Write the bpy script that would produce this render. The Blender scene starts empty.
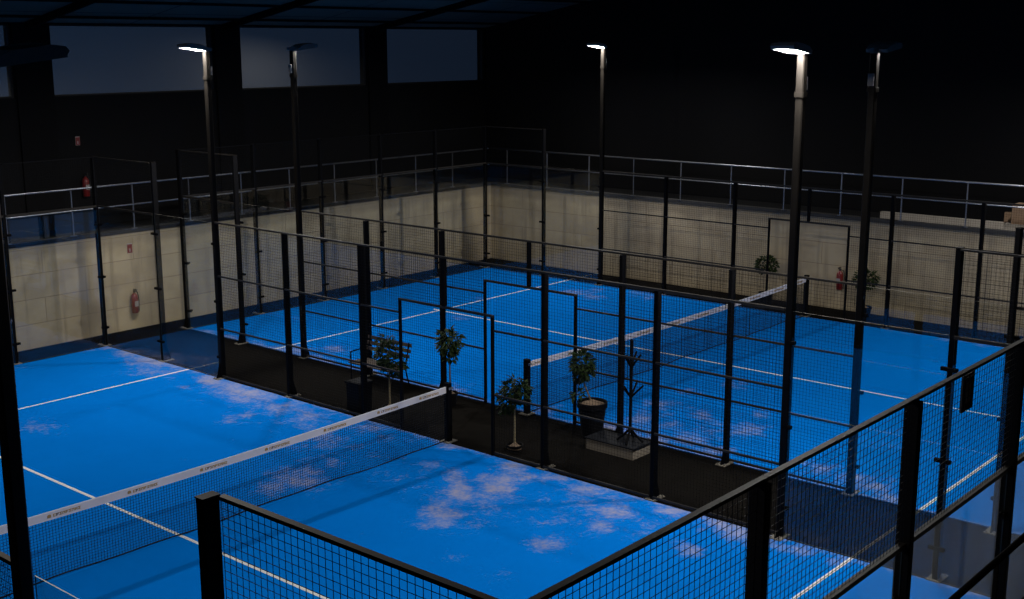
import bpy, math, random
from mathutils import Vector, Matrix, noise as mnoise
S = bpy.context.scene
COL = S.collection
PI = math.pi
rnd = random.Random(7)
XB = 12.06                    # near side line of the far court
# ------------------------------------------------------------------ materials
def nodes(name):
    m = bpy.data.materials.new(name); m.use_nodes = True
    nt = m.node_tree; nt.nodes.clear()
    o = nt.nodes.new('ShaderNodeOutputMaterial')
    return m, nt, o
def N(nt, t, **k):
    n = nt.nodes.new(t)
    for a, v in k.items(): setattr(n, a, v)
    return n
def mathn(nt, op, a, b=None, c=None, clamp=False):
    n = N(nt, 'ShaderNodeMath', operation=op, use_clamp=clamp)
    for i, v in enumerate((a, b, c)):
        if v is None: continue
        if isinstance(v, (int, float)): n.inputs[i].default_value = v
        else: nt.links.new(v, n.inputs[i])
    return n.outputs[0]
def mixc(nt, f, a, b):
    n = N(nt, 'ShaderNodeMix', data_type='RGBA')
    for s, v in ((n.inputs[0], f), (n.inputs[6], a), (n.inputs[7], b)):
        if isinstance(v, (int, float)): s.default_value = v
        elif isinstance(v, tuple): s.default_value = (*v, 1)
        else: nt.links.new(v, s)
    return n.outputs[2]
def plain(name, col, rough=.5, metal=0., spec=.5, var=.12, scale=9., stretch=(1, 1, 1), bump=0.):
    """principled with a little procedural mottling"""
    m, nt, o = nodes(name)
    p = N(nt, 'ShaderNodeBsdfPrincipled')
    p.inputs['Roughness'].default_value = rough; p.inputs['Metallic'].default_value = metal
    p.inputs['Specular IOR Level'].default_value = spec
    tc = N(nt, 'ShaderNodeTexCoord'); mp = N(nt, 'ShaderNodeMapping'); mp.inputs['Scale'].default_value = stretch
    nz = N(nt, 'ShaderNodeTexNoise'); nz.inputs['Scale'].default_value = scale; nz.inputs['Detail'].default_value = 4
    nt.links.new(tc.outputs['Object'], mp.inputs[0]); nt.links.new(mp.outputs[0], nz.inputs['Vector'])
    a = tuple(c * (1 - var) for c in col); b = tuple(min(1, c * (1 + var)) for c in col)
    nt.links.new(mixc(nt, nz.outputs['Fac'], a, b), p.inputs['Base Color'])
    if bump:
        bp = N(nt, 'ShaderNodeBump'); bp.inputs['Strength'].default_value = bump; bp.inputs['Distance'].default_value = .01
        nt.links.new(nz.outputs['Fac'], bp.inputs['Height']); nt.links.new(bp.outputs[0], p.inputs['Normal'])
    nt.links.new(p.outputs[0], o.inputs[0])
    return m
M = {}
M['steel'] = plain('black_powder_coat', (.0032, .0032, .0038), .7, spec=.06, var=.3)
M['dusty'] = plain('dusty_black_rail', (.020, .0175, .0145), .55, spec=.22, var=.5, scale=5)
M['wire'] = plain('black_wire', (.004, .004, .0045), .6, spec=.12, var=.1)
M['pole'] = plain('weathered_pole_paint', (.0048, .0039, .0030), .55, spec=.09, var=.75, scale=3.5, stretch=(4, 4, 1))
M['galv'] = plain('galvanised_steel', (.32, .33, .36), .34, metal=.85, var=.15, scale=14)
M['plate'] = plain('sandy_base_plate', (.20, .18, .145), .8, var=.6, scale=20)
M['plaster'] = plain('grey_plaster', (.20, .195, .18), .9, spec=.1, var=.2, scale=2)
M['line'] = plain('white_turf_line', (.80, .80, .78), .9, spec=.1, var=.06, scale=30)
M['band'] = plain('white_net_tape', (.70, .66, .66), .8, spec=.2, var=.12, scale=3)
M['hem'] = plain('pale_tape_edge', (.80, .80, .82), .8, spec=.2, var=.05)
M['print'] = plain('ochre_print', (.40, .25, .10), .8, spec=.1, var=.4, scale=12)
M['print_dark'] = plain('brown_print', (.13, .09, .06), .8, spec=.1, var=.2)
M['cord'] = plain('black_net_cord', (.008, .010, .014), .8, spec=.2, var=.1)
M['rubber'] = plain('dark_rubber_floor', (.0052, .0044, .0033), .95, spec=.04, var=.45, scale=6, bump=.2)
M['dark_wall'] = plain('black_wall_paint', (.0034, .0034, .0040), .8, spec=.15, var=.2, scale=1)
M['pier'] = plain('black_pier_paint', (.004, .004, .0045), .8, spec=.1, var=.2, scale=1)
M['kerb'] = plain('grey_kerb', (.045, .045, .046), .8, spec=.2, var=.25, scale=5)
M['walk'] = plain('dark_walkway_screed', (.012, .012, .012), .7, spec=.2, var=.3, scale=2)
M['red'] = plain('red_enamel', (.17, .014, .014), .35, var=.15)
M['hose'] = plain('black_hose', (.012, .012, .012), .5, var=.1)
M['white'] = plain('white_plastic', (.30, .28, .26), .5, var=.08)
M['brass'] = plain('dull_brass', (.35, .25, .1), .4, metal=.7, var=.1)
M['wood'] = plain('brown_bench_wood', (.055, .040, .031), .6, var=.4, scale=4, stretch=(6, 1, 6))
M['beige'] = plain('beige_board', (.22, .19, .15), .75, var=.25, scale=6, stretch=(1, 3, 6))
M['mat'] = plain('black_rubber_mat', (.006, .007, .010), .7, spec=.2, var=.3, scale=8)
M['leaf'] = plain('green_leaf', (.017, .034, .007), .6, spec=.18, var=.7, scale=5)
M['bark'] = plain('brown_stem', (.14, .10, .055), .8, var=.3, scale=20)
M['stake'] = plain('pale_cane', (.26, .21, .11), .7, var=.3, scale=20)
M['pot'] = plain('black_plastic_pot', (.0035, .0035, .004), .7, spec=.12, var=.2)
M['soil'] = plain('bark_chips', (.17, .12, .08), .9, var=.5, scale=40, bump=.8)
M['blue_board'] = plain('dark_blue_board', (.0025, .009, .024), .6, var=.2)
M['card'] = plain('brown_cardboard', (.22, .14, .085), .85, var=.15, scale=6)
M['cream'] = plain('cream_board', (.42, .38, .33), .7, var=.2, scale=5)
M['cover'] = plain('dark_canvas', (.013, .013, .014), .8, var=.2)
M['oval'] = plain('brown_oval_print', (.42, .30, .18), .6, var=.3)
M['lamp_body'] = plain('grey_lamp_casting', (.17, .16, .15), .6, spec=.2, var=.15)
M['frame'] = plain('black_window_frame', (.006, .006, .007), .6, var=.1)

def mk_emit():
    m, nt, o = nodes('led_diffuser')
    e = N(nt, 'ShaderNodeEmission'); e.inputs['Color'].default_value = (1, .965, .92, 1); e.inputs['Strength'].default_value = LAMP
    nt.links.new(e.outputs[0], o.inputs[0]); m.cycles.emission_sampling = 'FRONT'; return m
LAMP = 710.
M['led'] = mk_emit()

def mk_glass(name, tint=(.93, .96, .95), rough=0.0):
    m, nt, o = nodes(name)
    g = N(nt, 'ShaderNodeNewGeometry')
    ior = mathn(nt, 'MULTIPLY_ADD', g.outputs['Backfacing'], 1 / 1.52 - 1.52, 1.52)
    fr = N(nt, 'ShaderNodeFresnel'); nt.links.new(ior, fr.inputs['IOR'])
    t = N(nt, 'ShaderNodeBsdfTransparent'); t.inputs[0].default_value = (*tint, 1)
    gl = N(nt, 'ShaderNodeBsdfGlossy'); gl.inputs['Roughness'].default_value = rough; gl.inputs['Color'].default_value = (1, 1, 1, 1)
    mx = N(nt, 'ShaderNodeMixShader')
    nt.links.new(fr.outputs[0], mx.inputs[0]); nt.links.new(t.outputs[0], mx.inputs[1]); nt.links.new(gl.outputs[0], mx.inputs[2])
    nt.links.new(mx.outputs[0], o.inputs[0]); return m
M['glass'] = mk_glass('clear_tempered_glass', (.965, .975, .97))
M['window'] = mk_glass('frosted_window_sheet', (.9, .93, .95), .35)
M['glass_edge'] = plain('lit_glass_edge', (.17, .165, .145), .35, var=.1)  # top edges of the panes, lamplight painted in as a paler tone
M['glass_side'] = plain('shaded_glass_side', (.012, .018, .018), .4, var=.1)  # upright edges of the same panes, shade painted in as a dark tone

def mk_turf():
    m, nt, o = nodes('blue_sanded_turf')
    p = N(nt, 'ShaderNodeBsdfPrincipled'); p.inputs['Roughness'].default_value = 1.; p.inputs['Specular IOR Level'].default_value = 0.
    tc = N(nt, 'ShaderNodeTexCoord'); at = N(nt, 'ShaderNodeAttribute', attribute_name='sand')
    def nz(scale, detail, st):
        mp = N(nt, 'ShaderNodeMapping'); mp.inputs['Scale'].default_value = st; mp.inputs['Rotation'].default_value = (0, 0, math.radians(40))
        n = N(nt, 'ShaderNodeTexNoise'); n.inputs['Scale'].default_value = scale; n.inputs['Detail'].default_value = detail
        n.inputs['Roughness'].default_value = .72
        nt.links.new(tc.outputs['Object'], mp.inputs[0]); nt.links.new(mp.outputs[0], n.inputs['Vector']); return n.outputs['Fac']
    big = nz(1.1, 3, (1, 1, 1)); fine = nz(3.0, 9, (1, 1, 1)); grain = nz(15, 7, (1, 1, 1))
    v = mathn(nt, 'MULTIPLY_ADD', at.outputs['Fac'], .78, mathn(nt, 'MULTIPLY', fine, 1.5))
    v = mathn(nt, 'MULTIPLY_ADD', big, .16, v)
    v = mathn(nt, 'MULTIPLY_ADD', grain, 1.0, v)
    mr = N(nt, 'ShaderNodeMapRange', interpolation_type='SMOOTHSTEP'); nt.links.new(v, mr.inputs[0])
    mr.inputs[1].default_value = 1.58; mr.inputs[2].default_value = 2.42; mr.inputs[4].default_value = .66
    blue = mixc(nt, big, (.0008, .165, .64), (.001, .20, .74))
    nt.links.new(mixc(nt, mr.outputs[0], blue, (.54, .45, .42)), p.inputs['Base Color'])
    nt.links.new(p.outputs[0], o.inputs[0]); return m
M['turf'] = mk_turf()

def mk_concrete():
    m, nt, o = nodes('board_marked_concrete')
    p = N(nt, 'ShaderNodeBsdfPrincipled'); p.inputs['Roughness'].default_value = .85; p.inputs['Specular IOR Level'].default_value = .15
    tc = N(nt, 'ShaderNodeTexCoord'); sx = N(nt, 'ShaderNodeSeparateXYZ'); nt.links.new(tc.outputs['Object'], sx.inputs[0])
    along = mathn(nt, 'ADD', sx.outputs[0], sx.outputs[1])
    cb = N(nt, 'ShaderNodeCombineXYZ'); nt.links.new(along, cb.inputs[0]); nt.links.new(sx.outputs[2], cb.inputs[1])
    br = N(nt, 'ShaderNodeTexBrick'); br.offset = .37; br.inputs['Scale'].default_value = 1
    br.inputs['Brick Width'].default_value = 2.15; br.inputs['Row Height'].default_value = .525; br.inputs['Mortar Size'].default_value = .010
    br.inputs['Mortar Smooth'].default_value = .6
    br.inputs['Color1'].default_value = (.46, .375, .245, 1); br.inputs['Color2'].default_value = (.50, .41, .27, 1); br.inputs['Mortar'].default_value = (.28, .21, .135, 1)
    nt.links.new(cb.outputs[0], br.inputs['Vector'])
    def nz(scale, detail, st):
        mp = N(nt, 'ShaderNodeMapping'); mp.inputs['Scale'].default_value = st
        n = N(nt, 'ShaderNodeTexNoise'); n.inputs['Scale'].default_value = scale; n.inputs['Detail'].default_value = detail
        nt.links.new(cb.outputs[0], mp.inputs[0]); nt.links.new(mp.outputs[0], n.inputs['Vector']); return n.outputs['Fac']
    cloud = nz(1.3, 6, (1, 1.6, 1)); streak = nz(2.6, 4, (2.2, .14, 1))
    def ramp(x, a, b):
        mr = N(nt, 'ShaderNodeMapRange', interpolation_type='SMOOTHSTEP'); nt.links.new(x, mr.inputs[0])
        mr.inputs[1].default_value = a; mr.inputs[2].default_value = b; return mr.outputs[0]
    c = mixc(nt, mathn(nt, 'MULTIPLY', ramp(cloud, .38, .68), .6), br.outputs['Color'], (.33, .265, .175))
    c = mixc(nt, mathn(nt, 'MULTIPLY', ramp(streak, .50, .70), .6), c, (.24, .195, .135))
    c = mixc(nt, mathn(nt, 'MULTIPLY', ramp(mathn(nt, 'MULTIPLY_ADD', cloud, .22, sx.outputs[2]), 1.93, 2.12), .55), c, (.21, .175, .125))
    nt.links.new(c, p.inputs['Base Color'])
    bp = N(nt, 'ShaderNodeBump'); bp.inputs['Strength'].default_value = .35; bp.inputs['Distance'].default_value = .02
    nt.links.new(mathn(nt, 'MULTIPLY_ADD', br.outputs['Fac'], -.6, cloud), bp.inputs['Height']); nt.links.new(bp.outputs[0], p.inputs['Normal'])
    nt.links.new(p.outputs[0], o.inputs[0]); return m
M['concrete'] = mk_concrete()

def mk_ceiling():
    m, nt, o = nodes('dark_roof_panels')
    p = N(nt, 'ShaderNodeBsdfPrincipled'); p.inputs['Roughness'].default_value = .6; p.inputs['Specular IOR Level'].default_value = .3
    tc = N(nt, 'ShaderNodeTexCoord'); br = N(nt, 'ShaderNodeTexBrick'); br.offset = 0
    br.inputs['Scale'].default_value = 1; br.inputs['Brick Width'].default_value = 2.6; br.inputs['Row Height'].default_value = 1.15; br.inputs['Mortar Size'].default_value = .03
    br.inputs['Color1'].default_value = (.15, .125, .10, 1); br.inputs['Color2'].default_value = (.17, .14, .115, 1); br.inputs['Mortar'].default_value = (.008, .008, .009, 1)
    nt.links.new(tc.outputs['Object'], br.inputs['Vector']); nt.links.new(br.outputs['Color'], p.inputs['Base Color'])
    nt.links.new(p.outputs[0], o.inputs[0]); return m
M['ceiling'] = mk_ceiling()

# ------------------------------------------------------------------ mesh helpers
class MB:
    def __init__(s): s.v = []; s.f = []; s.m = []
    def add(s, vs, fs, mi=0):
        n = len(s.v); s.v += [tuple(v) for v in vs]; s.f += [tuple(n + i for i in f) for f in fs]; s.m += [mi] * len(fs); return s
    def box(s, x0, x1, y0, y1, z0, z1, mi=0, bev=0.):
        if bev:
            b = min(bev, (x1 - x0) / 2.1, (y1 - y0) / 2.1)
            ring = [(x0 + b, y0), (x1 - b, y0), (x1, y0 + b), (x1, y1 - b), (x1 - b, y1), (x0 + b, y1), (x0, y1 - b), (x0, y0 + b)]
            vs = [(x, y, z) for z in (z0, z1) for x, y in ring]
            return s.add(vs, [tuple(range(7, -1, -1)), tuple(range(8, 16))] + [(i, (i + 1) % 8, 8 + (i + 1) % 8, 8 + i) for i in range(8)], mi)
        vs = [(x, y, z) for z in (z0, z1) for x, y in ((x0, y0), (x1, y0), (x1, y1), (x0, y1))]
        return s.add(vs, [(3, 2, 1, 0), (4, 5, 6, 7)] + [(i, (i + 1) % 4, 4 + (i + 1) % 4, 4 + i) for i in range(4)], mi)
    def prism(s, pts, axis, a, b, mi=0):
        """extrude 2D outline pts along axis from a to b"""
        def mk(p, c):
            return (c, p[0], p[1]) if axis == 'x' else (p[0], c, p[1]) if axis == 'y' else (p[0], p[1], c)
        n = len(pts)
        return s.add([mk(p, a) for p in pts] + [mk(p, b) for p in pts],
                     [tuple(range(n - 1, -1, -1)), tuple(range(n, 2 * n))] + [(i, (i + 1) % n, n + (i + 1) % n, n + i) for i in range(n)], mi)
    def tube(s, pts, r, n=10, mi=0, taper=None):
        pts = [Vector(p) for p in pts]; k = len(pts); vs = []; fs = []; ref = None
        for i, p in enumerate(pts):
            d = (pts[min(i + 1, k - 1)] - pts[max(i - 1, 0)]).normalized()
            if ref is None: ref = d.orthogonal().normalized()
            ref = (ref - d * ref.dot(d)).normalized(); w = d.cross(ref)
            rr = r if taper is None else r + (taper - r) * i / (k - 1)
            for j in range(n):
                a = 2 * PI * j / n; vs.append(p + (ref * math.cos(a) + w * math.sin(a)) * rr)
        for i in range(k - 1):
            for j in range(n):
                fs.append((i * n + j, i * n + (j + 1) % n, (i + 1) * n + (j + 1) % n, (i + 1) * n + j))
        fs += [tuple(range(n - 1, -1, -1)), tuple((k - 1) * n + j for j in range(n))]
        return s.add(vs, fs, mi)
    def lathe(s, prof, n=20, c=(0, 0), mi=0):
        vs = []; fs = []; k = len(prof)
        for r, z in prof:
            for j in range(n):
                a = 2 * PI * j / n; vs.append((c[0] + r * math.cos(a), c[1] + r * math.sin(a), z))
        for i in range(k - 1):
            for j in range(n):
                fs.append((i * n + j, i * n + (j + 1) % n, (i + 1) * n + (j + 1) % n, (i + 1) * n + j))
        fs += [tuple(range(n - 1, -1, -1)), tuple((k - 1) * n + j for j in range(n))]
        return s.add(vs, fs, mi)
    def mesh(s, name, mats, smooth=False):
        me = bpy.data.meshes.new(name); me.from_pydata(s.v, [], s.f)
        for m in (mats if isinstance(mats, (list, tuple)) else [mats]): me.materials.append(m)
        if any(s.m): me.polygons.foreach_set('material_index', s.m)
        if smooth: me.polygons.foreach_set('use_smooth', [True] * len(s.f))
        me.update(); return me
    def build(s, name, mats, parent=None, loc=(0, 0, 0), smooth=False):
        return put(name, s.mesh(name, mats, smooth), parent, loc)
def put(name, me, parent=None, loc=(0, 0, 0), rot=(0, 0, 0)):
    o = bpy.data.objects.new(name, me); COL.objects.link(o); o.parent = parent; o.location = loc; o.rotation_euler = rot; return o
def tag(o, label, cat, group=None, kind=None):
    o['label'] = label; o['category'] = cat
    if group: o['group'] = group
    if kind: o['kind'] = kind
    return o
def thing(name, label, cat, loc=(0, 0, 0), rz=0, group=None):
    o = bpy.data.objects.new(name, None); o.empty_display_size = .1; COL.objects.link(o); o.location = loc; o.rotation_euler = (0, 0, rz)
    return tag(o, label, cat, group)
def struct(o): o['kind'] = 'structure'; return o
CACHE = {}
def cached(key, fn):
    if key not in CACHE: CACHE[key] = fn()
    return CACHE[key]

# ------------------------------------------------------------------ the hall
WY, WX = 20.88, 23.34            # faces of the concrete retaining walls
NY, FX = -.88, -1.28             # their mirror images on the near sides
TOP = 2.17
struct(MB().box(FX, WX, NY, WY, -.2, 0).build('floor', M['rubber']))
struct(MB().box(FX - .25, WX + .25, WY, WY + .25, -.2, TOP).build('wall_left', M['concrete']))
struct(MB().box(WX, WX + .25, NY, WY, -.2, TOP).build('wall_right', M['concrete']))
struct(MB().box(FX - .25, WX + .25, NY - .25, NY, -.2, TOP).build('wall_near', M['plaster']))
struct(MB().box(FX - .25, FX, NY, WY, -.2, TOP).build('wall_front', M['dark_wall']))
# walkways round the pit, a step lower than the kerbs
HX0, HX1, HY0, HY1 = -7., 25.5, -7., 23.
struct(MB().box(HX0, HX1, WY + .25, HY1, 1.95, 2.10).build('floor_walkway_left', M['walk']))
struct(MB().box(WX + .25, HX1, NY, WY + .25, 1.95, 2.10).build('floor_walkway_right', M['walk']))
struct(MB().box(HX0, HX1, HY0, NY - .25, 1.95, 2.10).build('floor_walkway_near', M['walk']))
struct(MB().box(HX0, FX - .25, NY - .25, WY + .25, 1.95, 2.10).build('floor_walkway_front', M['walk']))
def kerb(name, x0, x1, y0, y1): struct(MB().box(x0, x1, y0, y1, TOP, TOP + .085).build(name, M['kerb']))
kerb('trim_1', FX, WX + .02, WY - .015, WY + .20)
kerb('trim_2', WX - .015, WX + .20, NY, WY - .015)
kerb('trim_3', FX, WX, NY - .20, NY + .015)
kerb('trim_4', FX - .20, FX + .015, NY + .015, WY - .015)
# upper walls; the one on the left holds the row of windows
WIN = [(0.70, 4.90), (5.85, 10.05), (10.96, 15.33), (16.14, 20.50), (21.26, 25.45)]
WZ0, WZ1 = 5.10, 6.69
SL = .18
def roof_z(y): return 6.72 + SL * (HY1 - y) if y > 8 else 6.72 + SL * (HY1 - 8) - SL * (8 - y)
mb = MB().box(HX0, HX1, HY1, HY1 + .3, 2.0, WZ0)
edges = [HX0] + [e for w in WIN for e in w] + [HX1]
for i in range(0, len(edges), 2): mb.box(edges[i], edges[i + 1], HY1, HY1 + .3, WZ0, WZ1)
mb.box(HX0, HX1, HY1, HY1 + .3, WZ1, 7.0)
struct(mb.build('wall_back', M['dark_wall']))
for i in range(1, len(edges) - 2, 2):
    pass
for i, (a, b) in enumerate(WIN):
    w = struct(MB().box(a, b, HY1 + .06, HY1 + .14, WZ0, WZ0 + .035).box(a, b, HY1 + .06, HY1 + .14, WZ1 - .035, WZ1)
               .box(a, a + .035, HY1 + .06, HY1 + .14, WZ0 + .035, WZ1 - .035).box(b - .035, b, HY1 + .06, HY1 + .14, WZ0 + .035, WZ1 - .035)
               .build('window_%d' % (i + 1), M['frame']))
    MB().box(a + .035, b - .035, HY1 + .095, HY1 + .105, WZ0 + .035, WZ1 - .035).build('glass_pane', M['window'], w)
for i, (a, b) in enumerate(((4.90, 5.85), (10.05, 10.96), (15.33, 16.14), (20.50, 21.26))):
    struct(MB().box(a + .02, b - .02, HY1 - .06, HY1 + .02, 2.10, 6.72).build('pillar', M['pier']))
struct(MB().box(HX1, HX1 + .3, HY0, HY1 + .3, 2.0, 10.5).build('wall_side', M['dark_wall']))
struct(MB().box(HX0 - .3, HX0, HY0, HY1 + .3, 2.0, 10.5).build('wall_mezzanine', M['dark_wall']))
struct(MB().box(HX0, HX1, HY0 - .3, HY0, 2.0, 10.5).build('wall_behind', M['dark_wall']))
yr = 8.
prof = [(HY1 + .3, roof_z(HY1 + .3)), (yr, roof_z(8.001)), (HY0 - .3, roof_z(HY0 - .3)), (HY0 - .3, roof_z(HY0 - .3) + .25), (yr, roof_z(8.001) + .25), (HY1 + .3, roof_z(HY1 + .3) + .25)]
struct(MB().prism(prof, 'x', HX0 - .3, HX1 + .3).build('ceiling', M['ceiling']))
# sloping rafters under the roof sheets
for x in (5.3, 10.4, 15.6, 20.8):
    pr_ = [(HY1, roof_z(HY1) - .002), (yr, roof_z(8.001) - .002), (yr, roof_z(8.001) - .16), (HY1, roof_z(HY1) - .16)]
    struct(MB().prism(pr_, 'x', x - .03, x + .03).build('beam', M['pier']))
for y in (22.2, 20.6, 19.0):
    struct(MB().box(HX0, HX1, y - .025, y + .025, roof_z(y) - .06, roof_z(y) - .005).build('beam', M['pier']))

# ------------------------------------------------------------------ the two courts
# pale sand drifts on each court: centre x, y, then the 2x2 stretch of the drift, then how thick it lies
SAND = {"A": [(8.53,7.85,1.02,-1.14,-1.06,-0.91,0.46),(9.42,6.51,0.83,-1.12,-1.22,-1.04,0.42),(8.16,8.28,1.9,-1.99,-1.36,-1.16,0.42),(8.61,11.46,1.16,-1.0,-0.93,-0.79,0.45),(9.47,13.38,1.09,-0.89,-1.24,-1.05,0.5),(9.52,17.24,1.07,-0.72,-1.25,-1.06,0.45),(9.34,14.49,1.47,-1.12,-1.46,-1.25,0.42),(8.63,6.59,1.11,-1.41,-1.48,-1.26,0.34),(9.18,5.51,1.03,-1.52,-1.78,-1.53,0.36),(8.32,9.33,1.18,-1.15,-1.09,-0.93,0.34),(9.67,14.5,1.65,-1.29,-1.63,-1.39,0.9),(9.73,15.24,1.95,-1.46,-1.57,-1.33,0.85),(9.82,15.88,2.65,-1.94,-1.75,-1.48,0.85),(9.33,12.65,2.2,-1.87,-1.46,-1.23,0.7),(8.88,11.77,2.53,-2.18,-2.04,-1.73,0.75),(8.16,10.6,4.8,-4.24,-3.24,-2.76,0.6),(8.85,10.36,4.54,-4.3,-3.12,-2.66,0.5),(7.42,10.52,1.96,-1.64,-1.56,-1.34,0.85),(6.87,10.47,3.32,-2.66,-2.27,-1.94,0.75),(9.71,11.52,1.95,-1.81,-2.72,-2.32,0.7),(10.07,12.5,2.33,-2.09,-2.5,-2.14,0.7),(9.56,10.73,2.7,-2.62,-2.9,-2.46,0.5),(9.07,9.46,4.45,-4.56,-4.05,-3.45,0.75),(8.91,9.85,5.64,-5.56,-4.03,-3.43,0.4),(8.96,8.84,3.72,-3.97,-2.44,-2.09,0.8),(8.51,8.29,3.54,-3.82,-1.85,-1.58,0.95),(7.72,7.94,2.88,-3.02,-2.02,-1.73,0.95),(7.24,7.85,4.26,-4.32,-4.26,-3.64,0.6),(9.05,8.03,2.92,-3.36,-1.64,-1.39,1.0),(9.72,8.35,2.78,-3.27,-2.37,-2.03,0.85),(9.19,8.44,4.84,-5.43,-3.46,-2.96,0.75),(9.57,7.99,3.5,-4.19,-2.88,-2.47,0.7),(10.16,8.39,2.52,-3.04,-3.22,-2.74,0.9),(9.72,6.98,2.03,-2.7,-3.66,-3.12,0.85),(9.35,6.19,2.58,-3.59,-2.5,-2.14,1.0),(8.74,5.99,3.1,-4.21,-3.57,-3.05,0.85),(7.88,6.18,2.62,-3.26,-2.86,-2.45,0.85),(9.07,7.21,4.32,-5.34,-4.78,-4.08,0.45),(9.95,7.54,1.35,-1.72,-4.33,-3.67,0.9),(10.01,6.77,1.32,-1.82,-4.55,-3.88,0.9),(9.91,5.64,2.42,-3.71,-2.49,-2.12,0.95),(9.97,5.01,2.36,-3.88,-2.6,-2.23,0.95),(9.8,4.58,2.36,-4.03,-2.41,-2.06,1.0),(8.87,4.73,2.95,-4.63,-3.34,-2.86,0.8),(9.77,4.21,1.86,-3.32,-3.73,-3.2,0.9),(9.75,3.64,2.59,-4.96,-3.93,-3.37,0.8),(9.7,3.89,3.07,-5.68,-5.8,-4.95,0.7),(9.98,19.8,4.12,-2.55,-2.83,-2.4,0.9),(9.95,19.04,2.97,-1.88,-2.23,-1.9,0.95),(9.9,18.1,1.9,-1.25,-1.86,-1.58,1.0),(9.4,17.61,3.09,-2.01,-1.96,-1.66,0.6),(9.99,17.27,2.61,-1.81,-3.23,-2.73,0.9),(9.81,16.12,4.25,-3.06,-2.6,-2.2,0.85),(9.17,15.91,5.54,-3.85,-3.63,-3.1,0.6),(8.78,13.57,5.72,-4.39,-4.27,-3.63,0.75),(8.46,13.59,4.68,-3.51,-3.28,-2.8,0.75),(6.2,15.75,2.46,-1.35,-2.25,-1.92,0.6),(7.9,19.62,5.83,-3.11,-3.23,-2.73,0.6),(9.51,19.96,4.23,-2.51,-4.35,-3.7,0.7),(7.74,7.42,1.62,-1.78,-2.62,-2.25,0.4),(6.77,6.77,3.77,-4.04,-4.03,-3.45,0.45),(6.76,6.11,3.74,-4.26,-4.27,-3.65,0.4),(9.85,9.77,3.49,-3.72,-5.0,-4.27,0.8),(9.44,13.61,2.18,-1.76,-3.05,-2.6,0.6),(9.8,3.12,2.93,-6.03,-4.88,-4.18,0.8)],
        "B": [(0.82,8.04,0.65,-0.96,-0.96,-0.82,0.45),(-0.58,15.39,0.96,-0.8,-1.23,-1.04,0.4),(-0.05,12.34,0.92,-0.94,-1.39,-1.19,0.42),(1.34,7.01,0.77,-1.27,-1.14,-0.97,0.42),(0.61,4.21,0.72,-1.55,-1.75,-1.5,0.42),(0.0,19.32,3.69,-2.65,-2.6,-2.2,0.9),(-0.06,18.52,2.65,-1.96,-2.03,-1.72,0.85),(-0.1,17.6,2.66,-2.05,-2.12,-1.8,0.8),(-0.15,17.13,3.73,-2.94,-2.9,-2.47,0.9),(0.17,16.61,1.83,-1.51,-1.76,-1.48,0.85),(-0.07,16.0,1.86,-1.55,-2.3,-1.95,0.9),(-0.06,15.25,2.65,-2.31,-2.38,-2.03,0.8),(0.83,15.96,2.94,-2.6,-1.74,-1.48,0.7),(-0.09,14.34,1.86,-1.69,-2.5,-2.12,0.8),(-0.01,13.57,2.64,-2.52,-2.58,-2.2,0.7),(0.05,12.43,2.03,-2.09,-2.75,-2.35,0.75),(0.09,11.96,2.6,-2.75,-2.83,-2.4,0.8),(4.66,16.13,2.06,-2.19,-1.75,-1.47,0.55),(6.55,17.06,2.19,-2.43,-2.07,-1.73,0.45),(0.3,9.89,2.51,-3.1,-3.1,-2.65,0.8),(0.11,8.45,2.17,-2.96,-2.3,-1.97,1.0),(0.07,8.02,2.47,-3.48,-2.82,-2.4,1.0),(0.13,7.47,2.42,-3.6,-2.43,-2.08,1.0),(0.94,8.33,2.04,-2.95,-2.18,-1.87,0.7),(1.89,8.56,1.71,-2.56,-2.42,-2.06,0.7),(2.93,8.61,2.4,-3.77,-2.24,-1.9,0.6),(1.84,7.71,2.16,-3.46,-2.12,-1.8,0.6),(0.58,7.1,1.81,-2.84,-2.88,-2.46,0.85),(0.32,6.48,2.04,-3.34,-3.06,-2.62,0.9),(1.61,6.69,1.66,-2.87,-2.76,-2.36,0.8),(2.5,6.92,2.35,-4.18,-3.2,-2.73,0.6),(3.88,8.22,2.22,-3.8,-2.16,-1.84,0.6),(8.76,15.78,1.3,-1.68,-1.93,-1.63,0.7),(8.59,15.01,1.95,-2.62,-2.03,-1.7,0.6),(9.49,15.53,1.88,-2.54,-2.85,-2.4,0.6),(9.73,14.44,1.84,-2.64,-1.97,-1.67,0.6),(9.48,13.96,2.22,-3.24,-2.03,-1.73,0.6),(0.43,3.97,1.61,-3.52,-3.62,-3.08,0.85),(0.2,3.57,1.61,-3.64,-3.78,-3.22,0.85),(0.6,4.35,1.83,-3.84,-4.33,-3.7,0.8),(0.63,4.85,1.87,-3.71,-3.32,-2.84,0.8),(0.76,5.25,2.15,-4.11,-4.03,-3.45,0.7),(10.16,7.28,1.12,-2.7,-3.9,-3.3,0.8),(10.03,6.56,1.24,-3.19,-4.05,-3.45,0.8),(10.15,7.73,1.31,-3.01,-3.8,-3.25,0.7),(9.98,5.79,1.4,-3.88,-4.25,-3.6,0.7),(10.07,12.87,1.51,-2.41,-3.05,-2.6,0.5),(-0.07,5.14,2.29,-4.21,-4.33,-3.7,0.8)]}
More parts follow.
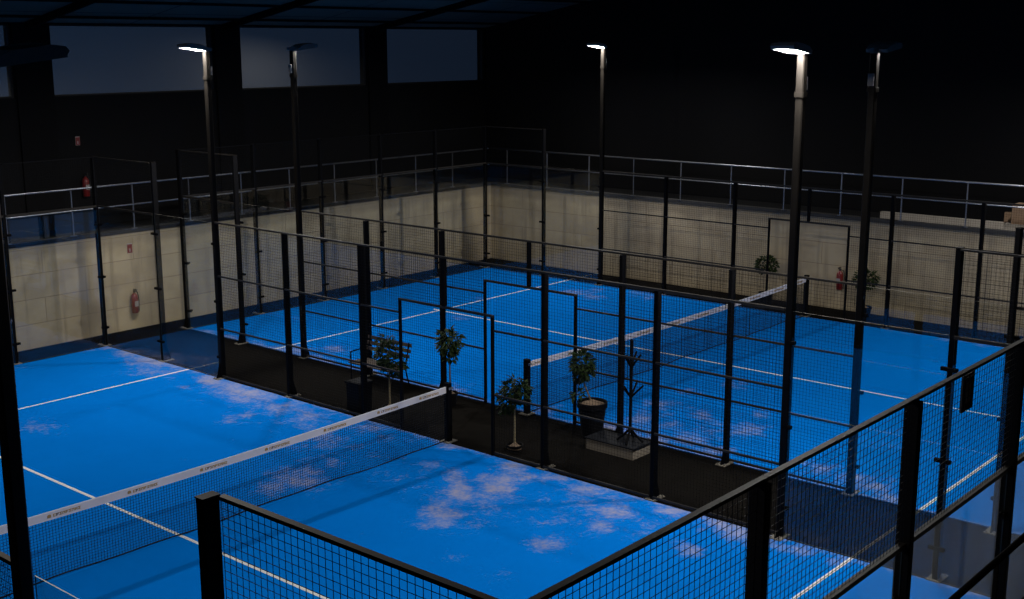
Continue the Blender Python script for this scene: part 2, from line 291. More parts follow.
def turf(court, x0, label):
    W, L, st = 9.96, 19.8, .1
    nx, ny = round(W / st), round(L / st)
    mb = MB(); vs = [(W * i / nx, L * j / ny, .012) for j in range(ny + 1) for i in range(nx + 1)]
    fs = [(j * (nx + 1) + i, j * (nx + 1) + i + 1, (j + 1) * (nx + 1) + i + 1, (j + 1) * (nx + 1) + i) for j in range(ny) for i in range(nx)]
    mb.add(vs, fs)
    nv = len(vs)
    for (ax, ay, bx, by) in ((0, 0, W, 0), (W, 0, W, L), (W, L, 0, L), (0, L, 0, 0)):
        mb.add([(ax, ay, 0), (bx, by, 0), (bx, by, .012), (ax, ay, .012)], [(0, 1, 2, 3)])
    me = mb.mesh('blue_turf', M['turf'])
    at = me.attributes.new('sand', 'FLOAT', 'POINT')
    B = SAND[court]; vals = []
    for (x, y, z) in mb.v[:nv]:
        x += .02; y += .06
        s = 0.
        for (cx, cy, a, b, c, d, k) in B:
            dx, dy = x - cx, y - cy
            e = (a * dx + b * dy) ** 2 + (c * dx + d * dy) ** 2
            if e < 5:
                g = k * math.exp(-e * .6); s = max(s, g) + .2 * min(s, g)
        ed = x if court == 'B' else 10 - x
        s = max(s, (.80 + .3 * mnoise.noise((y * .55, 3.1, court == 'A'))) * max(0, 1 - ed / .22), .55 * max(0, 1 - (10 - x) / .2) if court == 'B' else 0)
        vals.append(min(s, 1.1))
    vals += [0.] * (len(mb.v) - nv)
    at.data.foreach_set('value', vals)
    root = put('court_turf', me, None, (x0 + .02, .06, 0)); tag(root, label, 'court', 'blue padel courts')
    for y in (3.05, 16.95):
        y -= .06
        MB().box(.0, 9.96, y - .025, y + .025, .006, .0145).build('service_line', M['line'], root)
    MB().box(4.955, 5.005, 2.79, 17.09, .006, .0148).build('centre_line', M['line'], root)
    return root
turf('A', 0, 'blue sanded turf of the nearer court, with white lines and pale sand stains')
turf('B', XB, 'blue sanded turf of the farther court beside the right concrete wall')

# ------------------------------------------------------------------ nets
GLYPH = {0: [(0, 0, .3, 1), (.3, .7, 1, 1), (.7, 0, 1, .7)], 1: [(0, 0, .35, 1), (.35, 0, 1, .25), (.35, .75, 1, 1)], 2: [(0, 0, 1, .3), (0, .7, 1, 1), (.35, .3, .65, .7)],
         3: [(0, 0, .35, 1), (.65, 0, 1, 1), (.35, .4, .65, .65)], 4: [(0, 0, .35, 1), (.35, .7, 1, 1), (.35, .35, .9, .55)]}
def net(x0, label, seed):
    r = random.Random(seed)
    root = thing('padel_net', label, 'net', (x0, 10, 0), 0, 'court nets')
    def top(x): return .92 - .068 * math.sin(PI * x / 10)
    def bot(x): return .034 + .012 * math.sin(x * 1.9 + seed) + .008 * math.sin(x * 4.3)
    for x in (-.05, 10.05):
        p = MB().box(x - .045, x + .045, -.05, .05, .012, .98, bev=.008).build('net_post', M['steel'], root)
        MB().box(x - .11, x + .11, -.10, .10, .0125, .024).build('base_plate', M['plate'], p)
        MB().tube([(x - .03, -.062, .90), (x + .03, -.062, .90)], .022, 8).build('winder', M['galv'], p)
    n = 40
    X = [.0 + 10. * i / n for i in range(n + 1)]
    mb = MB(); vs = []
    for x in X: vs += [(x, -.009, top(x) - .095), (x, .009, top(x) - .095), (x, .009, top(x)), (x, -.009, top(x))]
    fs = [(4 * i + j, 4 * i + (j + 1) % 4, 4 * i + 4 + (j + 1) % 4, 4 * i + 4 + j) for i in range(n) for j in range(4)] + [(3, 2, 1, 0), (4 * n, 4 * n + 1, 4 * n + 2, 4 * n + 3)]
    fs = [tuple(reversed(f)) for f in fs]
    mb.add(vs, fs)
    # ochre lettering repeated along both faces of the tape
    for cx in (.25, 1.30, 2.36, 3.43, 4.50, 5.57, 6.63, 7.68, 8.73, 9.62):
        for side in (-1, 1):
            yy = (-.0115, -.0091) if side < 0 else (.0091, .0115)
            xx = cx - .22; zc = top(cx) - .047
            mb.box(xx, xx + .05, *yy, zc - .016, zc + .016, mi=1); mb.box(xx + .012, xx + .038, *yy, zc + .0161, zc + .022, mi=1)
            xx += .075
            for g in range(9):
                for (a, c, b, d) in GLYPH[(g * 3 + 1 + g // 4) % 5]:
                    mb.box(xx + a * .034, xx + b * .034, *yy, zc - .017 + c * .034, zc - .017 + d * .034, mi=2 if g == 1 else 1)
                xx += .040
    tape = mb.build('top_tape', [M['band'], M['print'], M['print_dark']], root)
    h = MB()
    for zz in (0, -.088):
        h.tube([(x, 0, top(x) + zz) for x in X], .0105, 6)
    h.build('tape_hem', M['hem'], tape)
    # square cord mesh
    m = MB(); t = .0021
    nx = 248
    for i in range(nx + 1):
        x = .0 + 10. * i / nx
        z0, z1 = bot(x), top(x) - .09
        m.add([(x - t, -t, z0), (x + t, -t, z0), (x + t, t, z0), (x - t, t, z0), (x - t, -t, z1), (x + t, -t, z1), (x + t, t, z1), (x - t, t, z1)],
              [(j, (j + 1) % 4, 4 + (j + 1) % 4, 4 + j) for j in range(4)])
    nz = 20
    for q in range(1, nz):
        m.tube([(x, 0, bot(x) + (top(x) - .09 - bot(x)) * q / nz) for x in X], t * 1.25, 4)
    m.build('net_mesh', M['cord'], root)
    MB().tube([(x, 0, bot(x)) for x in [.0 + 10. * i / 100 for i in range(101)]], .010, 6).build('bottom_cord', M['cord'], root)
net(0, 'net across the nearer court, white lettered top tape in the foreground', 1)
net(XB, 'net across the farther court, seen through the mesh fences', 4)

# ------------------------------------------------------------------ enclosures
T = .105; Wd = .065           # post depth (across the fence) and width (along it)
def me_post(h):
    return cached(('post', h), lambda: MB().box(-Wd / 2, Wd / 2, -T / 2, T / 2, .012, h, bev=.006).mesh('post', M['steel']))
def me_cap():
    return cached('cap', lambda: MB().box(-Wd / 2 - .004, Wd / 2 + .004, -T / 2 - .004, T / 2 + .004, 0, .008, bev=.006).mesh('post_cap', M['pole']))
def me_plate():
    return cached('plate', lambda: MB().box(-.085, .085, -.10, .17, .0, .012).tube([(-.06, .14, .012), (-.06, .14, .03)], .012, 6).tube([(.06, .14, .012), (.06, .14, .03)], .012, 6).mesh('base_plate', M['plate']))
def me_gusset():
    return cached('gusset', lambda: MB().prism([(T / 2, .012), (.15, .012), (T / 2 + .012, .30), (T / 2, .30)], 'x', -.008, .008).mesh('gusset', M['steel']))
def post(root, s, h, out, cap=True, off=.06):
    p = put('post', me_post(h), root, (s, off * out, 0), (0, 0, 0 if out > 0 else PI))
    put('base_plate', me_plate(), p, (0, 0, .013)); put('gusset', me_gusset(), p)
    if cap: put('post_cap', me_cap(), p, (0, 0, h))
    return p
def me_rail(w, h=.05, t=.04):
    return cached(('rail', round(w, 3), h, t), lambda: MB().box(0, w, -t / 2, t / 2, -h, 0).mesh('rail', M['dusty']))
def me_mesh(w, h):
    def mk():
        mb = MB(); r = .0014; nx = max(1, round(w / .05)); nz = max(1, round(h / .05))
        for i in range(nx + 1):
            x = w * i / nx
            mb.add([(x - r, -r, 0), (x + r, -r, 0), (x + r, r, 0), (x - r, r, 0), (x - r, -r, h), (x + r, -r, h), (x + r, r, h), (x - r, r, h)], [(j, (j + 1) % 4, 4 + (j + 1) % 4, 4 + j) for j in range(4)])
        for i in range(nz + 1):
            z = h * i / nz; y = 2 * r
            mb.add([(0, y - r, z - r), (0, y + r, z - r), (0, y + r, z + r), (0, y - r, z + r), (w, y - r, z - r), (w, y + r, z - r), (w, y + r, z + r), (w, y - r, z + r)], [(j, (j + 1) % 4, 4 + (j + 1) % 4, 4 + j) for j in range(4)])
        return mb.mesh('mesh_panel', M['wire'])
    return cached(('mesh', round(w, 3), round(h, 3)), mk)
def me_pane(w, h):
    def mk():
        mb = MB(); t = .004
        vs = [(x, y, z) for z in (0, h) for x, y in ((0, -t), (w, -t), (w, t), (0, t))]
        mb.add(vs, [(0, 1, 5, 4), (2, 3, 7, 6)], 0); mb.add(vs, [(3, 2, 1, 0), (4, 5, 6, 7)], 1); mb.add(vs, [(1, 2, 6, 5), (3, 0, 4, 7)], 2)
        return mb.mesh('glass_pane', [M['glass'], M['glass_edge'], M['glass_side']])
    return cached(('pane', round(w, 3), round(h, 3)), mk)
def me_clamp():
    return cached('clamp', lambda: MB().box(-.055, .06, -.022, -.0075, -.022, .022).box(-.055, .06, .0075, .022, -.022, .022).tube([(.03, -.03, 0), (.03, .03, 0)], .011, 6).mesh('clamp', M['steel']))
def pane(root, s0, s1, z1=2.96):
    w = s1 - s0 - 2 * (Wd / 2 + .005)
    p = put('glass_pane', me_pane(w, z1 - .02), root, (s0 + Wd / 2 + .005, 0, .02))
    for z in (.40, 1.48, 2.58):
        put('clamp', me_clamp(), p, (0, 0, z)); put('clamp', me_clamp(), p, (w, 0, z), (0, 0, PI))
def rail(root, name, s0, s1, z, h=.045, t=.04): return put(name, me_rail(s1 - s0, h, t), root, (s0, 0, z))
def mesh(root, s0, s1, z0, z1): return put('mesh_panel', me_mesh(s1 - s0, z1 - z0), root, (s0, 0, z0))

def q(s):
    """posts stand a little under 2 m apart"""
    return {0: .0, 2: 2.02, 4: 4.06, 20: 19.9}.get(s, 10 + (s - 10) * .985)
PY0, PY1 = 4.06, 15.92
def side_fence(label, x, out, dz=0.):
    """out = +1 when the outside is towards -x"""
    root = thing('side_fence', label, 'fence', (x, 0, 0), PI / 2, 'court side fences')
    hw = Wd / 2
    for s in (2, 18): post(root, q(s), 4.0, out)
    for s in (6, 8, 12, 14): post(root, q(s), 3.0, out, cap=False)
    for s0, s1 in ((0, 2), (18, 20)):
        pane(root, q(s0), q(s1))
        rail(root, 'glass_rail', q(s0) + hw, q(s1) - hw, 3.0, .035, .045); rail(root, 'top_rail', q(s0) + hw, q(s1) - hw, 4.0, .022, .04)
        mesh(root, q(s0) + hw, q(s1) - hw, 3.0, 3.978)
    for s0, s1 in ((2, 4), (16, 18)): pane(root, q(s0), q(s1), 3.0 - dz)
    rail(root, 'top_rail', (PY0 if x else 4.13) + .055, PY1 - .055, 3.025 - dz, .03, .042)
    for s0, s1 in ((4, 6), (6, 8), (8, 9), (11, 12), (12, 14), (14, 16)):
        a, b = q(s0) + hw, q(s1) - hw
        if s0 == 4: a = (PY0 if x else 4.13) + .055
        if s1 == 16: b = PY1 - .055
        if s0 == 11: a = 11.03
        if s1 == 9: b = 8.97
        mesh(root, a, b, .05, 2.995 - dz)
        rail(root, 'bottom_rail', a, b, .075, .03, .03)
        for z in (1.0, 2.01): rail(root, 'mid_rail', a, b, z, .028, .03)
    # gateway in the middle, 2 m wide and 2.2 m high
    for s in (9, 11): MB().box(s - .02, s + .02, -.022, .022, .012, 2.2).build('gate_jamb', M['steel'], root)
    rail(root, 'gate_header', 9 - .02, 11 + .02, 2.235, .035, .045)
    MB().box(9.97, 10.03, -.03, .03, 2.24, 2.995).build('gate_post', M['steel'], root)
    for s0, s1 in ((9, 10), (10, 11)): mesh(root, s0 + .03, s1 - .03, 2.24, 2.995)
    return root
def end_wall(label, x0, y, out):
    root = thing('glass_end_wall', label, 'glass wall', (x0, y, 0), 0, 'glass end walls')
    hw = Wd / 2
    for s in (0, 2, 4, 6, 8, 10): post(root, s, 4.0 if y > 1 else 3.977, out, cap=y > 1, off=.06 if y > 1 else .0)
    for s in (0, 2, 4, 6, 8):
        pane(root, s, s + 2)
        rail(root, 'glass_rail', s + hw, s + 2 - hw, 3.0, .035, .045); tr = rail(root, 'top_rail', s + hw * (y > 1), s + 2 - hw * (y > 1), 4.0, .022 if y < 1 else .0221, .04)
        if y > 1: tr.data.materials[0] = M['steel']  # far top rails get a darker black, standing in for grazing light
        mesh(root, s + hw, s + 2 - hw, 3.0, 3.978)
    return root
side_fence('black mesh side fence nearest the viewer, along the nearer court', 0, 1, .045)
side_fence('black mesh side fence between the nearer court and the dark middle strip', 10, -1)
side_fence('black mesh side fence between the dark middle strip and the farther court', XB, 1)
side_fence('black mesh side fence of the farther court facing the right concrete wall', XB + 10, -1)
end_wall('glass end wall with mesh top crossing the foreground, oval plate hanging on it', 0, 0, -1)
end_wall('glass end wall of the nearer court facing the left concrete wall', 0, 19.9, 1)
end_wall('glass end wall of the farther court facing the left concrete wall', XB, 19.9, 1)
end_wall('glass end wall closing the near end of the farther court, beyond the right picture edge', XB, 0, -1)

# floodlight poles standing in the side fence lines
def lamp_pole(x, y, d, label, out):
    root = thing('floodlight_pole', label, 'floodlight', (x - .03 * d, y, 0), 0, 'court floodlights')
    p = MB().box(-.05, .05, -.05, .05, .012, 6.12, bev=.012).build('pole', M['pole'], root)
    b = put('base_plate', me_plate(), p, (0, 0, .013), (0, 0, -d * PI / 2)); g = put('gusset', me_gusset(), p, (0, 0, 0), (0, 0, -d * PI / 2))
    MB().box(-.062, .062, -.062, .062, 5.62, 5.68, bev=.012).build('collar', M['pole'], root)
    th = math.radians(7); c, s_ = math.cos(th), math.sin(th)
    def tl(px, py, pz): return (d * (px * c - pz * s_), py, 6.17 + px * s_ + pz * c)
    a = MB(); a.box(-.12, .04, -.03, .03, -.025, .03); a.box(-.05, .02, -.045, .045, -.06, -.02)
    a.v = [tl(*v) for v in a.v]; a.build('arm', M['lamp_body'], root)
    h = MB()
    prof = [(.04, -.005), (.05, -.03), (.50, -.03), (.52, -.01), (.50, .02), (.42, .04), (.14, .04)]
    h.prism(prof, 'y', -.15, .15)
    for bx_ in ((.05, .08, -.15, .15), (.48, .50, -.15, .15), (.08, .48, -.15, -.13), (.08, .48, .13, .15)): h.box(*bx_, -.046, -.03)
    for i in range(6): h.box(.16, .40, -.12 + i * .045, -.108 + i * .045, .04, .055)
    h.v = [tl(*v) for v in h.v]
    if d < 0: h.f = [tuple(reversed(f)) for f in h.f]
    hd = h.build('lamp_head', M['lamp_body'], root)
    q = MB().box(.085, .475, -.125, .125, -.036, -.0305); q.v = [tl(*v) for v in q.v]
    if d < 0: q.f = [tuple(reversed(f)) for f in q.f]
    q.m = [1] + [0] * 5
    q.build('diffuser', [M['lamp_body'], M['led']], hd)['label'] = 'glowing white lamp panel'
    k = MB().box(-.10, -.05, -.04, .04, 5.70, 5.86, bev=.01)
    k.v = [(d * v[0], v[1], v[2]) for v in k.v]; k.build('driver_box', M['lamp_body'], root)
lamp_pole(0, 4.13, 1, 'tall floodlight pole at the left edge, closest to the viewer', 1)
lamp_pole(0, PY1, 1, 'floodlight pole at the far left of the nearer court', 1)
lamp_pole(10, PY0, -1, 'floodlight pole with the largest bright lamp, right of the picture centre', -1)
lamp_pole(10, PY1, -1, 'floodlight pole with bright lamp, leftmost of those before the window wall', -1)
lamp_pole(XB, PY0, 1, 'floodlight pole with dark lamp back, right beside the brightest lamp', 1)
lamp_pole(XB, PY1, 1, 'floodlight pole with dark lamp back, standing before the windows', 1)
lamp_pole(XB + 10, PY0, -1, 'floodlight pole at the right end of the farther court', -1)
lamp_pole(XB + 10, PY1, -1, 'thin floodlight pole with small bright lamp against the black wall', -1)

# ------------------------------------------------------------------ guard rails on the retaining walls
def guard_rail(label, p0, p1, posts, axis):
    root = thing('guard_rail', label, 'railing', (0, 0, 0), 0, 'galvanised guard rails')
    def P(s, z): return (s, p0[1], z) if axis == 'x' else (p0[0], s, z)
    a, b = (p0[0], p1[0]) if axis == 'x' else (p0[1], p1[1])
    for s in posts:
        c = P(s, 0)
        q = MB().box(c[0] - .012, c[0] + .012, c[1] - .012, c[1] + .012, TOP + .085, 3.23).build('post', M['galv'], root)
        MB().box(c[0] - .06, c[0] + .06, c[1] - .05, c[1] + .05, TOP + .085, TOP + .095).build('base_plate', M['galv'], q)
    MB().tube([P(a, 3.25), P(b, 3.25)], .021, 10).build('top_rail', M['galv'], root, smooth=True)
    MB().tube([P(a, 2.79), P(b, 2.79)], .017, 10).build('mid_rail', M['galv'], root, smooth=True)
GY, GX = WY + .03, WX + .03
guard_rail('galvanised guard rail on top of the left concrete wall, below the windows', (FX, GY), (GX - .08, GY), [8.53 - 1.47 * i for i in range(7, 0, -1)] + [8.53 + 1.468 * i for i in range(10)], 'x')
guard_rail('galvanised guard rail on top of the right concrete wall, before the black wall', (GX, NY), (GX, GY), [20.27 - 1.487 * i for i in range(15)], 'y')
guard_rail('round guard rail crossing the bottom right corner, nearest the viewer', (FX, NY + .11), (GX - .08, NY + .11), [1.6 + 1.9 * i for i in range(-1, 12)], 'x')
bpy.data.objects['guard_rail.002']
for o in bpy.data.objects['guard_rail.002'].children_recursive:
    o.data.materials.clear(); o.data.materials.append(M['pole'])
# its posts stand on brackets off the near kerb
for o in list(bpy.data.objects['guard_rail.002'].children):
    pass

# ------------------------------------------------------------------ things in the strip and along the walls
def leaf_cluster(mb, c, R, n, size, r):
    for _ in range(n):
        while True:
            d = Vector((r.uniform(-1, 1), r.uniform(-1, 1), r.uniform(-1, 1)))
            if .15 < d.length < 1: break
        d = d.normalized() * (d.length ** .5)
        p = Vector(c) + Vector((d.x * R[0], d.y * R[1], d.z * R[2]))
        out = Vector((d.x, d.y, d.z * .6 - .15 + r.uniform(-.5, .5))).normalized()
        side = out.cross(Vector((r.uniform(-.5, .5), r.uniform(-.5, .5), 1))).normalized(); up = side.cross(out)
        L = size * r.uniform(.7, 1.25); w = L * .27
        q = [p, p + out * L * .45 + side * w + up * L * .06, p + out * L - up * L * .16, p + out * L * .45 - side * w + up * L * .06, p + out * L * .5 - up * L * .03]
        mb.add(q, [(0, 1, 4), (1, 2, 4), (2, 3, 4), (3, 0, 4)])
def pot_profile(h, r0, r1):
    return [(r0, 0), (r1 * .97, h * .84), (r1 * 1.05, h * .85), (r1 * 1.05, h), (r1 * .93, h), (r1 * .9, h - .05)]
def potted_tree(label, x, y, pot_h, r0, r1, clusters, stem, seed, z0=0., stem_mat='bark', stem_r=.014, leaf=.10, square=False):
    r = random.Random(seed)
    root = thing('potted_tree', label, 'potted plant', (x, y, z0), 0, 'small potted trees')
    nseg = 4 if square else 22
    p = MB().lathe(pot_profile(pot_h, r0, r1), nseg).build('pot', M['pot'], root)
    prof = [(r1 * .9, pot_h - .06), (r1 * .9, pot_h - .045), (r1 * .5, pot_h - .01), (.02, pot_h + .03)]
    MB().lathe(prof, nseg).build('soil', M['soil'], root)
    tip = clusters[0][0]
    pts = [(0, 0, pot_h - .04)] + list(stem) + [(tip[0], tip[1], tip[2])]
    mb = MB().tube(pts, stem_r * 1.15, 8, taper=stem_r * .7)
    for c, R, n in clusters: mb.tube([(tip[0], tip[1], tip[2] - R[2] * .7), (c[0], c[1], c[2] - R[2] * .2), (c[0], c[1], c[2] + R[2] * .3)], stem_r * .6, 6, taper=.003)
    mb.build('stem', M[stem_mat], root)
    f = MB()
    for c, R, n in clusters: leaf_cluster(f, c, R, n, leaf, r)
    f.build('foliage', M['leaf'], root)
    return root
potted_tree('small potted tree standing beyond the right end of the nearer net', 11.55, 11.38, .24, .10, .13,
            [((0, .0, 1.12), (.20, .20, .17), 230), ((.03, .13, 1.20), (.12, .14, .12), 60), ((-.02, -.16, 1.24), (.13, .12, .12), 60), ((0, -.02, .93), (.11, .11, .12), 60), ((0, 0, 1.30), (.08, .08, .08), 24)], [(.0, .0, .6)], 3)
potted_tree('drooping potted tree with pale cane stem beside the gap in the nearer fence', 10.42, 8.92, .10, .10, .13,
            [((0, 0, 1.02), (.16, .15, .16), 170), ((.0, .13, .86), (.14, .14, .20), 170), ((.02, -.13, .96), (.13, .12, .14), 90), ((0, .20, .70), (.09, .09, .12), 50)], [(0, 0, .5)], 5, stem_mat='stake')
potted_tree('round topped potted tree in the big black pot with bark chips', 11.74, 8.40, .60, .16, .235,
            [((0, .22, 1.21), (.17, .16, .17), 330), ((.0, .24, 1.02), (.09, .10, .10), 90), ((0, .14, 1.10), (.10, .1, .12), 90), ((-.12, .22, .70), (.07, .07, .08), 26)], [(0, .16, .85)], 8)
potted_tree('bushy potted tree with yellowish stem standing before the bench', 10.60, 11.92, .10, .10, .14,
            [((0, 0, 1.02), (.19, .22, .20), 260), ((.0, .08, 1.22), (.13, .14, .12), 70), ((0, -.2, .88), (.13, .14, .15), 90), ((0, -.05, .75), (.10, .12, .10), 60), ((0, .18, .98), (.1, .12, .12), 50)], [(0, 0, .5)], 9, stem_mat='stake')
potted_tree('round potted tree by the right concrete wall, left of the far gateway', 22.72, 11.38, .30, .13, .17,
            [((0, 0, .98), (.25, .25, .18), 300), ((0, .14, .95), (.13, .13, .12), 50), ((0, -.16, .97), (.13, .13, .12), 50)], [(0, 0, .6)], 12)
potted_tree('rounded potted tree by the right concrete wall, right of the far gateway', 22.72, 8.84, .30, .13, .17,
            [((0, 0, .92), (.24, .26, .20), 300), ((0, -.15, .98), (.14, .14, .14), 60), ((0, .14, .86), (.13, .13, .13), 50)], [(0, 0, .55)], 15)

# park bench with wooden slats on a thin steel frame, back against the far fence
bn = thing('park_bench', 'brown slatted bench with arm rests in the dark middle strip', 'bench', (11.46, 13.30, 0))
for i in range(4): MB().box(-.05 + i * .115, .045 + i * .115, -.58, .58, .375, .40).build('seat_slat', M['wood'], bn)
for i in range(3):
    z = .56 + i * .10; x = .405 + .03 * i
    MB().box(x, x + .022, -.58, .58, z, z + .062).build('back_slat', M['wood'], bn)
for s in (-.52, .52):
    MB().tube([(-.04, s, .015), (-.04, s, .60)], .013, 8).tube([(-.04, s, .60), (.40, s, .62)], .013, 8).build('arm_rest', M['steel'], bn)
    MB().tube([(.46, s, .015), (.36, s, .38), (.42, s, .60), (.47, s, .84)], .013, 8).tube([(-.04, s, .365), (.37, s, .365)], .012, 8).build('back_frame', M['steel'], bn)
# black planter box close to the nearer fence
pl = thing('planter_box', 'square black planter box close against the nearer fence', 'planter', (10.33, 12.40, 0))
prof = [(-.14, 0), (.14, 0), (.16, .49), (-.16, .49)]
MB().prism(prof, 'y', -.16, .16).build('box', M['pot'], pl)
MB().box(-.175, .175, -.175, .175, .491, .525).build('rim', M['pot'], pl)
MB().box(-.14, .14, -.14, .14, .5255, .532).build('soil', M['mat'], pl)
# low beige plinth with a dark mat, the coat rack stands on it
pf = thing('low_platform', 'low beige board platform with dark mat top under the coat rack', 'platform', (11.46, 7.68, 0))
MB().box(-.235, .235, -.45, .45, 0, .165).build('board_box', M['beige'], pf)
MB().box(-.25, .25, -.47, .47, .166, .185).build('mat', M['mat'], pf)
ck = thing('coat_rack', 'black branched metal coat rack standing on the low platform', 'coat rack', (11.47, 7.46, .186))
MB().tube([(0, 0, .16), (0, 0, 1.60)], .026, 10).lathe([(.026, 1.6), (.030, 1.62), (.004, 1.65)], 10).build('pole', M['steel'], ck)
for z, L, a0 in ((.74, .21, .12), (1.22, .16, .12)):
    for q in range(4):
        a = a0 + q * PI / 2
        MB().tube([(math.cos(a) * .02, math.sin(a) * .02, z), (math.cos(a) * L * .5, math.sin(a) * L * .5, z + .09), (math.cos(a) * L, math.sin(a) * L, z + .20)], .016, 8).build('branch', M['steel'], ck)
for q in range(4):
    a = .35 + q * PI / 2
    MB().tube([(0, 0, .22), (math.cos(a) * .11, math.sin(a) * .11, .10), (math.cos(a) * .21, math.sin(a) * .21, .018)], .019, 8).build('leg', M['steel'], ck)

def extinguisher(label, x, y, z, rz):
    r = thing('fire_extinguisher', label, 'fire extinguisher', (x, y, z), rz, 'wall fire extinguishers')
    MB().lathe([(.06, 0), (.075, .015), (.078, .36), (.06, .415), (.03, .44), (.026, .46)], 18).build('cylinder', M['red'], r, smooth=True)
    MB().lathe([(.02, .46), (.024, .5), (.018, .51)], 10).box(-.012, .012, -.10, .03, .505, .525).box(-.012, .012, -.11, .02, .535, .55).build('valve', M['hose'], r)
    MB().tube([(.02, 0, .49), (.09, .01, .46), (.115, .01, .3), (.10, .0, .1), (.095, 0, .02)], .011, 8).build('hose', M['hose'], r)
    MB().box(-.045, .045, -.084, -.076, .16, .28).build('label_plate', M['white'], r)
    MB().box(-.03, .03, .07, .106, .2, .34).build('bracket', M['galv'], r)
extinguisher('red fire extinguisher hung low on the left concrete wall', 11.27, WY - .10, .38, 0)
extinguisher('red fire extinguisher on the right concrete wall beside the far gateway', WX - .10, 9.72, .50, -PI / 2)
extinguisher('red fire extinguisher on the dark upper wall above the left guard rail', 11.52, HY1 - .10, 2.80, 0)
def sign(label, x, y, z, w, h):
    r = thing('wall_sign', label, 'sign', (x, y, z), 0, 'small wall signs')
    MB().box(-w / 2, w / 2, -.006, 0, -h / 2, h / 2).build('plate', M['white'], r)
    MB().box(-w * .46, w * .46, -.009, -.0062, -h * .47, h * .40).build('red_panel', M['red'], r)
    MB().box(-w * .10, w * .10, -.011, -.0092, -h * .35, -h * .02).build('pictogram', M['white'], r)
sign('small red and white sign on the left concrete wall above the extinguisher', 11.29, WY - .001, 1.83, .13, .22)
sign('small red and white sign high on the dark upper wall', 11.45, HY1 - .001, 4.08, .11, .20)

# boards, boxes and the beam stored on the walkways
for i, (a, b) in enumerate(((8.2, 9.80), (9.93, 10.05), (10.19, 11.16))):
    lab = ('wide dark blue board leaning behind the left guard rail', 'narrow dark blue board strip between two wider boards', 'shorter dark blue board at the right end of the blue row')[i]
    r = thing('blue_board', lab, 'board', (a, 22.0, 2.10), 0, 'blue boards behind the guard rail')
    MB().box(0, b - a, 0, .03, 0, .50).build('panel', M['blue_board'], r); MB().box(0, b - a, -.008, .038, .50, .53).build('edge_strip', M['cover'], r)
bm = thing('cream_beam', 'long cream coloured beam lying behind the right guard rail', 'beam', (24.2, 7.75, 2.10))
MB().box(-.08, .08, -1.45, 1.45, .06, .22).build('plank', M['cream'], bm)
for y in (-1.1, 1.1): MB().box(-.1, .1, y - .05, y + .05, 0, .06).build('bearer', M['wood'], bm)
def carton(label, x, y, z, sx, sy, sz, mat, rz=0):
    r = thing('cardboard_box', label, 'box', (x, y, z), rz, 'cardboard boxes on the walkway')
    MB().box(-sx / 2, sx / 2, -sy / 2, sy / 2, 0, sz).build('carton', mat, r)
    MB().box(-sx / 2 - .002, sx / 2 + .002, -.03, .03, sz * .6, sz + .002).build('tape', M['beige'], r)
    MB().box(-sx / 2, sx / 2, -sy / 2, sy / 2, sz + .0025, sz + .009).build('flap', mat, r)
carton('pale carton at the bottom of the stack behind the right guard rail', 24.1, 5.75, 2.10, .5, .9, .24, M['cream'])
carton('brown cardboard box on top of the pale carton', 24.1, 5.70, 2.35, .42, .75, .42, M['card'])
carton('small brown box lying between cream beam and stacked cartons', 24.65, 6.30, 2.10, .3, .35, .38, M['card'], .3)

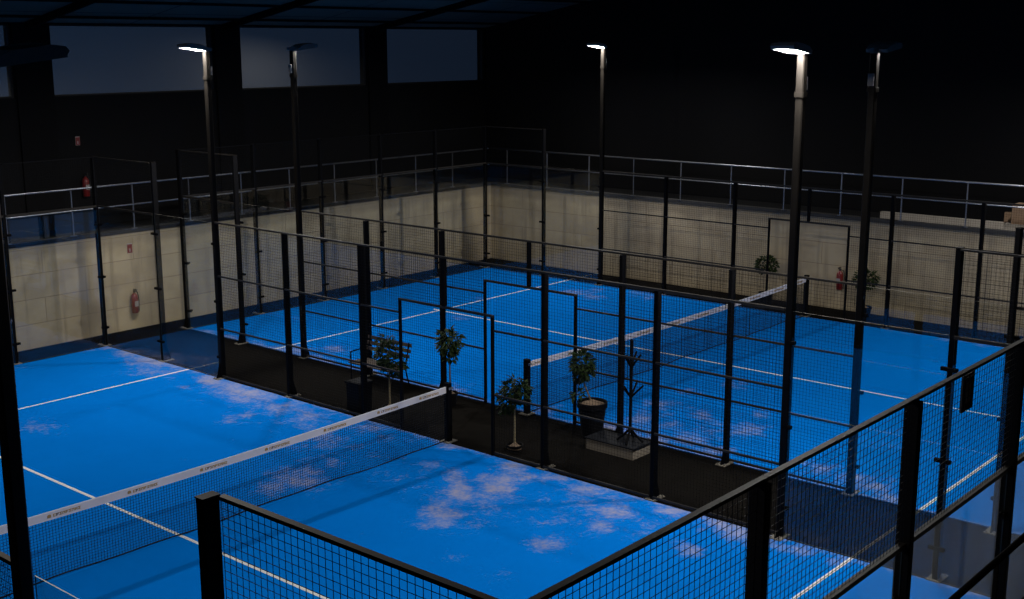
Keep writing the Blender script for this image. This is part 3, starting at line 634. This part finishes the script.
# black plate with a brown oval hanging from the top rail of the foreground glass wall
hp = thing('hanging_plate', 'black plate with brown oval hanging on the foreground mesh', 'sign', (5.05, .035, 3.665))
MB().box(-.11, .11, -.006, .006, 0, .27).build('plate', M['cover'], hp)
e = MB().lathe([(.001, 0), (.085, 0), (.085, .002), (.001, .002)], 24)
e.v = [(v[0] * .72, -.0065 - v[2], .13 + v[1] * 1.05) for v in e.v]; e.build('oval_emblem', M['oval'], hp)
for x in (-.08, .08): MB().tube([(x, 0, .27), (x, -.02, .30)], .006, 6).build('hook', M['galv'], hp)

# ------------------------------------------------------------------ dusk outside the windows
w = bpy.data.worlds.new('dusk'); S.world = w; w.use_nodes = True
nt = w.node_tree; nt.nodes.clear()
o = N(nt, 'ShaderNodeOutputWorld'); bg = N(nt, 'ShaderNodeBackground')
tc = N(nt, 'ShaderNodeTexCoord'); sx = N(nt, 'ShaderNodeSeparateXYZ'); nt.links.new(tc.outputs['Generated'], sx.inputs[0])
mr = N(nt, 'ShaderNodeMapRange'); nt.links.new(sx.outputs[0], mr.inputs[0]); mr.inputs[1].default_value = .45; mr.inputs[2].default_value = .80
nt.links.new(mixc(nt, mr.outputs[0], (.0085, .0165, .034), (.0062, .0100, .0190)), bg.inputs[0]); bg.inputs[1].default_value = 1.0
nt.links.new(bg.outputs[0], o.inputs[0])

# ------------------------------------------------------------------ camera
cam = bpy.data.cameras.new('camera'); co = bpy.data.objects.new('camera', cam); COL.objects.link(co)
co.location = (-3.54281, -3.02615, 6.26598)
yaw, pit, rol = .86104, .206284, -.002061
F = Vector((math.sin(yaw) * math.cos(pit), math.cos(yaw) * math.cos(pit), -math.sin(pit)))
R0 = Vector((math.cos(yaw), -math.sin(yaw), 0)); U0 = R0.cross(F)
R = R0 * math.cos(rol) + U0 * math.sin(rol); U = -R0 * math.sin(rol) + U0 * math.cos(rol)
mt = Matrix.Identity(3)
for i in range(3): mt[i][0] = R[i]; mt[i][1] = U[i]; mt[i][2] = -F[i]
co.rotation_euler = mt.to_euler()
cam.sensor_width = 36; cam.lens = 36 * 1226.98 / 1024; cam.clip_start = .05
S.camera = co
vs = S.view_settings; vs.view_transform = 'Standard'; vs.look = 'None'; vs.exposure = 0; vs.gamma = 1; vs.use_curve_mapping = False
c = S.cycles
c.use_denoising = True; c.max_bounces = 10; c.diffuse_bounces = 4; c.glossy_bounces = 6; c.transparent_max_bounces = 48
c.caustics_reflective = False; c.caustics_refractive = False; c.use_adaptive_sampling = False; c.sample_clamp_indirect = 4
